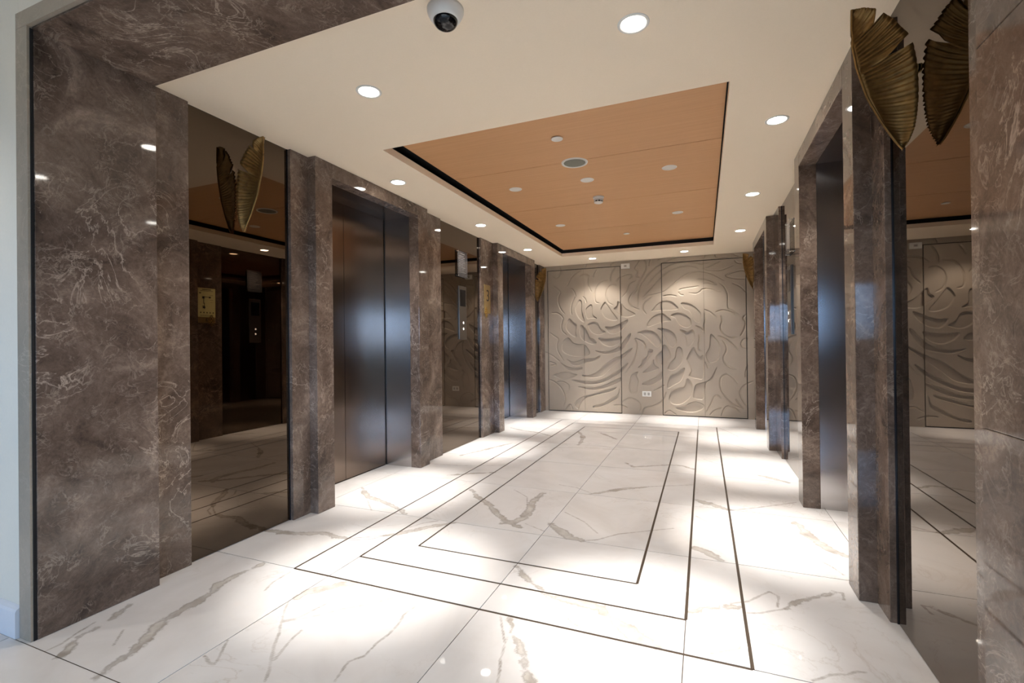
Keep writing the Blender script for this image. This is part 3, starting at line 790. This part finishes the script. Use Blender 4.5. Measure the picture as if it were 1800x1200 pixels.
def baseboard(name, x0, x1):
    bm = bmesh.new()
    y = Y_P0 + .0015
    prof = [(y, 0), (y - .022, 0), (y - .022, .108), (y - .017, .118), (y - .008, .124), (y, .128)]
    A = [bm.verts.new((x0, p[0], p[1])) for p in prof]; B = [bm.verts.new((x1, p[0], p[1])) for p in prof]
    for k in range(len(prof)):
        k2 = (k + 1) % len(prof); bm.faces.new((A[k], A[k2], B[k2], B[k]))
    bm.faces.new(A); bm.faces.new(B)
    return bm_obj(name, bm, 'base_white')
tag(baseboard('baseboard_left', LX0, SX(-1, TRX) - .002), 'white skirting board at the foot of the lobby wall by the portal', 'baseboard', kind='structure')
tag(baseboard('baseboard_right', SX(1, TRX) + .002, LX1), 'white skirting board on the far side of the portal, out of view', 'baseboard', kind='structure')
for nm, x0, x1 in (('wall_lobby_left', LX0 - .1, LX0), ('wall_lobby_right', LX1, LX1 + .1)):
    tag(box(nm, 'lobby_white', None, x0, x1, LOBBY_Y - .1, 1.25, 0, LH), 'white side wall of the lobby behind the viewer', 'wall', kind='structure')
wr = empty('wall_lobby_rear')
tag(wr, 'white rear wall of the lobby around the wide window', 'wall', kind='structure')
ya, yb = LOBBY_Y - .1, LOBBY_Y
box('wall_face', 'lobby_white', wr, LX0, WIN[0], ya, yb, 0, LH); box('wall_face', 'lobby_white', wr, WIN[1], LX1, ya, yb, 0, LH)
box('wall_face', 'lobby_white', wr, WIN[0], WIN[1], ya, yb, 0, WIN[2]); box('wall_face', 'lobby_white', wr, WIN[0], WIN[1], ya, yb, WIN[3], LH)
w1 = empty('window_1')
tag(w1, 'wide daylight window at the back of the lobby', 'window', kind='structure')
nmul = 5
for k in range(nmul + 1):
    x = WIN[0] + (WIN[1] - WIN[0]) * k / nmul
    box('mullion', 'black', w1, x - .03, x + .03, ya + .01, ya + .07, WIN[2], WIN[3])
    if k < nmul:
        x2 = WIN[0] + (WIN[1] - WIN[0]) * (k + 1) / nmul
        box('pane', 'pane', w1, x + .03, x2 - .03, ya + .03, ya + .036, WIN[2] + .03, WIN[3] - .03)
for z in (WIN[2], WIN[3] - .05):
    box('rail', 'black', w1, WIN[0], WIN[1], ya + .011, ya + .069, z, z + .05)

# ------------------------------------------------------------------ ceiling fittings
def downlight(x, y, label, z=H, lit=True, group='lit recessed downlights', r=0.058, power=1.0):
    e = empty('downlight', (x, y, z))
    tag(e, label, 'downlight', group)
    bm = bmesh.new()
    lathe(bm, [(r - .006, .0), (r - .004, -.0035), (r + .006, -.0035), (r + .009, -.001), (r + .009, .0), (r - .006, .0)], 36, cap=False)
    bm_obj('trim_ring', bm, 'white_plastic', e, True)
    bm = bmesh.new()
    lathe(bm, [(r - .006, -.0005), (0.0005, -.0015)], 36, cap=False)
    bm_obj('lens', bm, 'lamp' if lit else 'white_plastic', e)
    if lit:
        for nm, watts, ang, bl in (('core_beam', SPOT_NARROW * power, 36, 1.0), ('spill', SPOT_WIDE * power, 116, 0.55)):
            L = bpy.data.lights.new(nm, 'SPOT'); L.energy = watts; L.color = LAMP_COL
            L.spot_size = math.radians(ang); L.spot_blend = bl; L.shadow_soft_size = 0.05
            lo = bpy.data.objects.new(nm, L); COL.objects.link(lo)
            lo.parent = e; lo.location = (0, 0, -.045)
    return e
LIT = [(-0.262, 2.075, 'lit recessed downlight at top centre, the nearest one right of the dome camera'),
       (-1.650, 2.075, 'lit recessed downlight nearest the marble portal on the left'),
       (0.436, 3.33, 'lit recessed downlight beside the nearer lift on the right wall'),
       (-2.358, 3.33, 'lit recessed downlight over the nearer lift on the left wall'),
       (0.436, 4.92, 'lit recessed downlight, middle one of the right-hand row'),
       (-2.358, 4.92, 'lit recessed downlight over the mirror between the left lifts'),
       (0.436, 6.49, 'lit recessed downlight beside the farther lift on the right wall'),
       (-2.358, 6.49, 'lit recessed downlight over the farther lift on the left wall'),
       (-1.655, 7.62, 'lit recessed downlight above the left hidden door of the carved wall'),
       (-0.254, 7.62, 'lit recessed downlight above the right hidden door of the carved wall')]
for x, y, lab in LIT: downlight(x, y, lab)
for x, y, lab in ((-3.5, 0.25, 'lit downlight in the lobby ceiling left of the portal, behind the viewer'), (1.6, 0.25, 'lit downlight in the lobby ceiling right of the portal, behind the viewer'),
                  (-3.7, -2.6, 'lit downlight in the lobby ceiling, rear left behind the viewer'), (1.75, -2.6, 'lit downlight in the lobby ceiling, rear right behind the viewer')):
    downlight(x, y, lab, LH, True, 'lobby downlights', power=0.75)  # unseen lamps, added to brighten the lobby wall and portal trim
for x, y, lab in ((-1.642, 4.20, 'unlit white downlight in the timber tray, near left'), (-0.250, 4.20, 'unlit white downlight in the timber tray, near right'),
                  (-0.956, 4.22, 'unlit white downlight in the timber tray between the speaker and the smoke detector'),
                  (-1.640, 5.72, 'unlit white downlight in the timber tray, far left'), (-0.256, 5.70, 'unlit white downlight in the timber tray, far right')):
    downlight(x, y, lab, WOOD_Z, False, 'unlit downlights in the timber tray', 0.052)
for x, y, lab, r in ((-0.956, 3.27, 'white round sprinkler cover in the timber tray nearest the viewer', 0.042), (-0.945, 6.50, 'small white round sprinkler cover at the far end of the timber tray', 0.04)):
    e = empty('sprinkler_cover', (x, y, WOOD_Z)); tag(e, lab, 'sprinkler', 'sprinkler covers in the tray')
    bm = bmesh.new(); lathe(bm, [(r * .7, 0), (r * .7, -.006), (r, -.006), (r, -.009), (r * .9, -.0105)], 32)
    bm_obj('cover_plate', bm, 'white_plastic', e, False)
e = empty('ceiling_speaker', (-0.956, 3.77, WOOD_Z)); tag(e, 'round ceiling speaker with grey mesh grille in the timber tray', 'speaker')
bm = bmesh.new(); lathe(bm, [(.088, 0), (.088, -.005), (.094, -.008), (.104, -.007), (.107, 0)], 40, cap=False)
bm_obj('rim', bm, 'white_plastic', e, True)
bm = bmesh.new(); lathe(bm, [(.089, -.003), (.05, -.006), (.0005, -.007)], 40, cap=False)
bm_obj('grille', bm, 'speaker_mesh', e, True)
e = empty('smoke_detector', (-0.965, 4.76, WOOD_Z)); tag(e, 'white round smoke detector with dark slots hanging from the timber tray', 'smoke detector')
bm = bmesh.new(); lathe(bm, [(.054, 0), (.055, -.012), (.05, -.018), (.042, -.02)], 36); bm_obj('base', bm, 'white_plastic', e)
bm = bmesh.new(); lathe(bm, [(.044, -.020), (.047, -.032), (.046, -.038)], 36); bm_obj('body', bm, 'white_plastic', e)
bm = bmesh.new(); lathe(bm, [(.038, -.038), (.038, -.052)], 36); bm_obj('slots', bm, 'black', e)
for k in range(8):
    a = k * math.pi / 4
    bm = bmesh.new()
    tube(bm, [(.042 * math.cos(a), .042 * math.sin(a), -.037), (.041 * math.cos(a), .041 * math.sin(a), -.053)], .0035, 6)
    bm_obj('rib', bm, 'white_plastic', e)
bm = bmesh.new(); lathe(bm, [(.044, -.052), (.042, -.059), (.030, -.065), (.012, -.067)], 36); bm_obj('cap', bm, 'white_plastic', e)

e = empty('dome_camera', (-0.958, 1.69, H)); tag(e, 'white ceiling security camera with glossy black dome and lens', 'security camera')
bm = bmesh.new(); lathe(bm, [(.074, 0), (.074, -.010), (.070, -.022), (.062, -.036), (.054, -.044), (.050, -.045)], 40); bm_obj('housing', bm, 'white_plastic', e, True)
bm = bmesh.new(); lathe(bm, [(.0495, -.044)] + [(.049 * math.cos(a), -.046 - .034 * math.sin(a)) for a in np.linspace(0, 1.5, 10)], 36); bm_obj('dome', bm, 'black_gloss', e, True)
bm = bmesh.new()
lathe(bm, [(.0215, -.030), (.0215, .0), (.017, .002), (.006, .0035)], 28)
lens = bm_obj('lens', bm, 'black', e, True); lens.location = (.004, -.026, -.066); lens.rotation_euler = (math.radians(150), 0, 0)

# ------------------------------------------------------------------ ginkgo leaf sculptures standing off the mirrors
# half a ginkgo leaf: smooth spine away from the mirror, scalloped edge towards it; (distance from mirror, height)
SPINE = [(.199, 2.470), (.2005, 2.417), (.2005, 2.344), (.187, 2.244), (.156, 2.121), (.110, 2.011), (.068, 1.929), (.050, 1.903)]
# rim points (distance from mirror, height) and the place on the spine where their rib starts; two notches cut into the fan
RIM_PTS = [((.199, 2.470), 0.0), ((.162, 2.466), .10), ((.123, 2.449), .19), ((.131, 2.394), .215), ((.103, 2.427), .24), ((.071, 2.392), .30), ((.052, 2.359), .34),
           ((.029, 2.325), .385), ((.093, 2.258), .415), ((.017, 2.288), .44), ((.009, 2.235), .49), ((.003, 2.172), .55), ((.003, 2.088), .64), ((.009, 2.019), .74),
           ((.016, 1.974), .82), ((.032, 1.930), .92), ((.050, 1.903), 1.0)]
def poly_at(pts, t):
    p = np.array(pts); L = np.concatenate([[0], np.cumsum(np.hypot(*np.diff(p, axis=0).T))]); u = t * L[-1]
    return np.array([np.interp(u, L, p[:, 0]), np.interp(u, L, p[:, 1])])
def leaf_mesh():
    verts, faces = [], []
    nr = 10; th = 0.005; rows = []
    for k in range(len(RIM_PTS) - 1):
        (p0, t0), (p1, t1) = RIM_PTS[k], RIM_PTS[k + 1]
        edge = k in (2, 3, 7, 8)                     # the flanks of the notches
        n = 3 if edge else 10
        for i in range(n + (k == len(RIM_PTS) - 2)):
            f = i / n
            rows.append((np.array(p0) * (1 - f) + np.array(p1) * f, t0 + (t1 - t0) * f, edge))
    grid = []
    for o, t, edge in rows:
        b = poly_at(SPINE, t); ph = t * 42 * 2 * math.pi; row = []
        for j in range(nr + 1):
            r = j / nr; p = b + (o - b) * r
            y = 0.0046 * min(1, r * 1.8) * math.cos(ph) + 0.016 * 4 * r * (1 - r)
            if j == nr and not edge:
                d = (o - b) / max(1e-6, np.hypot(*(o - b))); p = p + d * 0.005 * (abs(math.cos(ph / 2)) - 0.6)
            row.append((max(0.002, p[0]), y, p[1]))
        grid.append(row)
    nt = len(grid) - 1
    for side in (0, 1):
        base = len(verts)
        for row in grid:
            for (u, y, z) in row: verts.append((u, y + (th if side else 0), z))
        for i in range(nt):
            for j in range(nr):
                a = base + i * (nr + 1) + j
                q = (a, a + 1, a + nr + 2, a + nr + 1)
                faces.append(q if side else q[::-1])
    b1 = (nt + 1) * (nr + 1)
    loop = [i * (nr + 1) for i in range(nt + 1)] + [nt * (nr + 1) + j for j in range(1, nr + 1)] + [i * (nr + 1) + nr for i in range(nt - 1, -1, -1)] + [j for j in range(nr - 1, 0, -1)]
    for k in range(len(loop)):
        a, b = loop[k], loop[(k + 1) % len(loop)]
        faces.append((a, b, b1 + b, b1 + a))
    me = bpy.data.meshes.new('leaf_blade'); me.from_pydata(verts, [], faces); me.validate(); me.update()
    bm = bmesh.new(); bm.from_mesh(me); bmesh.ops.recalc_face_normals(bm, faces=bm.faces); bm.to_mesh(me); bm.free()
    me.polygons.foreach_set('use_smooth', [True] * len(me.polygons))
    return me
LEAF = leaf_mesh(); LEAF.materials.append(MT['gold'])
def stem_mesh():
    bm = bmesh.new()
    tube(bm, [(.0, .024, 2.20), (.08, .024, 2.20), (.110, .022, 2.205)], .004, 8)
    lathe(bm, [(.016, 0), (.016, .006), (.006, .008)], 20, 'X', (.0005, .024, 2.20))
    me = bpy.data.meshes.new('bracket'); bm.to_mesh(me); bm.free(); me.materials.append(MT['brass']); return me
def spine_mesh():
    bm = bmesh.new(); tube(bm, [(u, .0025, z) for u, z in [poly_at(SPINE, k / 24) for k in range(25)]], .0045, 8)
    me = bpy.data.meshes.new('leaf_rim'); bm.to_mesh(me); bm.free(); me.materials.append(MT['gold'])
    me.polygons.foreach_set('use_smooth', [True] * len(me.polygons)); return me
STEM = stem_mesh(); RIM = spine_mesh()
for s, y, yaw, lab in ((-1, 2.07, 8, 'gold ribbed ginkgo leaf sculpture on the left mirror nearest the portal'),
                       (1, 2.165, 6, 'gold ribbed ginkgo leaf sculpture on the right mirror nearest the viewer'),
                       (-1, 7.62, 8, 'gold ginkgo leaf sculpture on the narrow left mirror by the carved wall'),
                       (1, 7.62, 8, 'gold ginkgo leaf sculpture on the narrow right mirror by the carved wall')):
    e = empty('ginkgo_leaf_sculpture', (SX(s, D_MIR - .004), y, 0)); tag(e, lab, 'wall sculpture', 'ginkgo leaf sculptures')
    e.scale = (-s, 1, 1); e.rotation_euler = (0, 0, math.radians(yaw) * (-s))
    link('leaf_blade', LEAF, None, e); link('leaf_rim', RIM, None, e); link('bracket', STEM, None, e)

# ------------------------------------------------------------------ lift call panels, notices, plaques, sockets
def text_mesh(body, size, depth, mat):
    cu = bpy.data.curves.new('t', 'FONT'); cu.body = body; cu.size = size; cu.extrude = depth; cu.align_x = 'CENTER'; cu.align_y = 'CENTER'
    ob = bpy.data.objects.new('t', cu); COL.objects.link(ob)
    dg = bpy.context.evaluated_depsgraph_get()
    me = bpy.data.meshes.new_from_object(ob.evaluated_get(dg))
    bpy.data.objects.remove(ob); bpy.data.curves.remove(cu)
    me.materials.clear(); me.materials.append(MT[mat]); return me
for s, nm in ((-1, 'left'), (1, 'right')):
    yc = 5.01; xm = D_MIR
    # local frame: u = towards the lobby centre
    def B(name, mat, par, u0, u1, y0, y1, z0, z1, bev=0.0):
        return box(name, mat, par, -s * u0, -s * u1, y0, y1, z0, z1, bev)
    e = empty('lift_call_panel', (SX(s, xm - .0005), yc, 1.255)); tag(e, 'brushed steel lift call panel with dark display on the %s mirror between lifts' % nm, 'call panel', 'lift call panels')
    B('face_plate', 'panel_steel', e, 0.0, .012, -.092, .092, 0, .63, .002)
    B('display', 'black_gloss', e, .012, .0145, -.068, .068, .391, .587, .001)
    for z in (.196, .125):
        bm = bmesh.new(); lathe(bm, [(.019, 0), (.019, .004), (.015, .006)], 24, 'X'); b = bm_obj('button_ring', bm, 'chrome', e); b.scale = (-s, 1, 1); b.location = (-s * .012, 0, z)
        bm = bmesh.new(); lathe(bm, [(.012, 0), (.012, .0075), (.009, .008)], 24, 'X'); b2 = bm_obj('button', bm, 'button', e); b2.scale = (-s, 1, 1); b2.location = (-s * .012, 0, z)
    e = empty('notice_plate', (SX(s, xm - .0005), 5.003, 1.99)); tag(e, 'clear acrylic notice plate above the call panel on the %s mirror' % nm, 'notice', 'acrylic notice plates')
    B('acrylic_sheet', 'acrylic', e, .014, .018, -.122, .122, 0, .31)
    for y in (-.11, .11):
        for z in (.012, .298):
            bm = bmesh.new(); lathe(bm, [(.005, 0), (.005, .018), (.008, .018), (.008, .021)], 16, 'X'); b = bm_obj('standoff', bm, 'chrome', e); b.scale = (-s, 1, 1); b.location = (0, y, z)
    bm = bmesh.new(); rr = random.Random(3)
    add_box(bm, -s * .0183, -s * .0186, -.05, .05, .272, .278)
    for k in range(11):
        add_box(bm, -s * .0183, -s * .0186, -.095, -.095 + rr.uniform(.10, .18), .245 - k * .019, .2475 - k * .019)
    bm_obj('printed_lines', bm, 'print_grey', e)

def emblem(par, s, y, z, u):
    """openwork knot of small gold loops"""
    bm = bmesh.new()
    for dy, dz, r in ((0, .052, .016), (-.018, .026, .018), (.018, .026, .018), (0, 0, .019), (-.018, -.026, .018), (.018, -.026, .018), (0, -.050, .016), (-.034, 0, .012), (.034, 0, .012)):
        tube(bm, [(-s * u, y + dy + r * .85 * math.cos(a), z + dz + r * 1.15 * math.sin(a)) for a in np.linspace(0, 2 * math.pi, 17)[:-1]], .0032, 6, True)
    return bm_obj('knot_emblem', bm, 'brass_bright', par, True)
# floor number plaque, left wall beside the farther lift
e = empty('floor_number_plaque', (SX(-1, D_WALL), 5.66, 1.6)); tag(e, 'gold plaque with the number 3 beside the farther left lift', 'plaque')
box('plate', 'brass', e, 0, .008, -.095, .085, 0, .372, .0015)
num = link('numeral', text_mesh('3', .215, .0008, 'print_dark'), None, e)
num.location = (.0088, 0.005, .222); num.rotation_euler = (math.pi / 2, 0, math.pi / 2)
emblem(e, -1, -.055, .005, .012)
# evacuation plan, right wall past the nearer lift (seen in the left mirror)
e = empty('evacuation_plan', (SX(1, D_WALL), 4.265, 1.515)); tag(e, 'yellowish floor plan sign with gold base, seen reflected in the left mirror', 'sign')
box('plate', 'brass', e, -.008, 0, -.12, .12, 0, .455, .0015)
box('sheet', 'paper', e, -.0105, -.0082, -.117, .117, .075, .452)
bm = bmesh.new()
for q in ((-.06, .06, .43, .438), (-.085, .085, .415, .419), (-.04, .05, .335, .341), (-.045, -.037, .25, .34), (-.06, -.03, .315, .345), (.03, .055, .325, .345), (-.06, -.025, .215, .222), (-.055, -.02, .19, .212), (-.035, -.028, .18, .26),
          (-.10, -.075, .38, .392), (.04, .09, .36, .363), (.04, .09, .30, .302), (.05, .09, .27, .272)):
    add_box(bm, -.0113, -.0105, q[0], q[1], q[2], q[3])
for k in range(5): add_box(bm, -.0113, -.0105, -.088 + k * .042, -.074 + k * .042, .125, .142)
for k in range(2): add_box(bm, -.0113, -.0105, -.09, .09, .10 - k * .012, .103 - k * .012)
tag(bm_obj('plan_print', bm, 'print_dark', e), kind='stuff')
emblem(e, 1, .06, .03, .014)
num = link('numeral', text_mesh('3', .06, .0006, 'print_dark'), None, e); num.location = (-.0088, 0.0, .038); num.rotation_euler = (math.pi / 2, 0, -math.pi / 2)

# sockets on the carved wall
e = empty('wall_socket', (-0.878, YB, 0.345)); tag(e, 'white double wall socket low on the carved wall', 'socket')
box('plate', 'white_plastic', e, -.072, .072, -.008, 0, -.044, .044, .003)
for x in (-.03, .03):
    o = box('outlet', 'grey_plastic', e, x - .019, x + .019, -.0095, -.008, -.024, .024, .0006)
    bm = bmesh.new()
    add_box(bm, x - .009, x - .006, -.0102, -.0094, -.002, .012); add_box(bm, x + .006, x + .009, -.0102, -.0094, -.002, .012); add_box(bm, x - .003, x + .003, -.0102, -.0094, -.015, -.009)
    bm_obj('slots', bm, 'black', e)
e = empty('wall_outlet_box', (-1.197, YB, 2.469)); tag(e, 'white rectangular outlet box high on the carved wall under the ceiling', 'outlet')
box('housing', 'white_plastic', e, -.07, .07, -.038, 0, -.042, .042, .004)
box('insert', 'grey_plastic', e, -.022, .022, -.0395, -.038, -.016, .016, .0006)
bm = bmesh.new()
for x in (-.007, .007): add_box(bm, x - .002, x + .002, -.0402, -.0394, -.006, .006)
bm_obj('slots', bm, 'black', e)
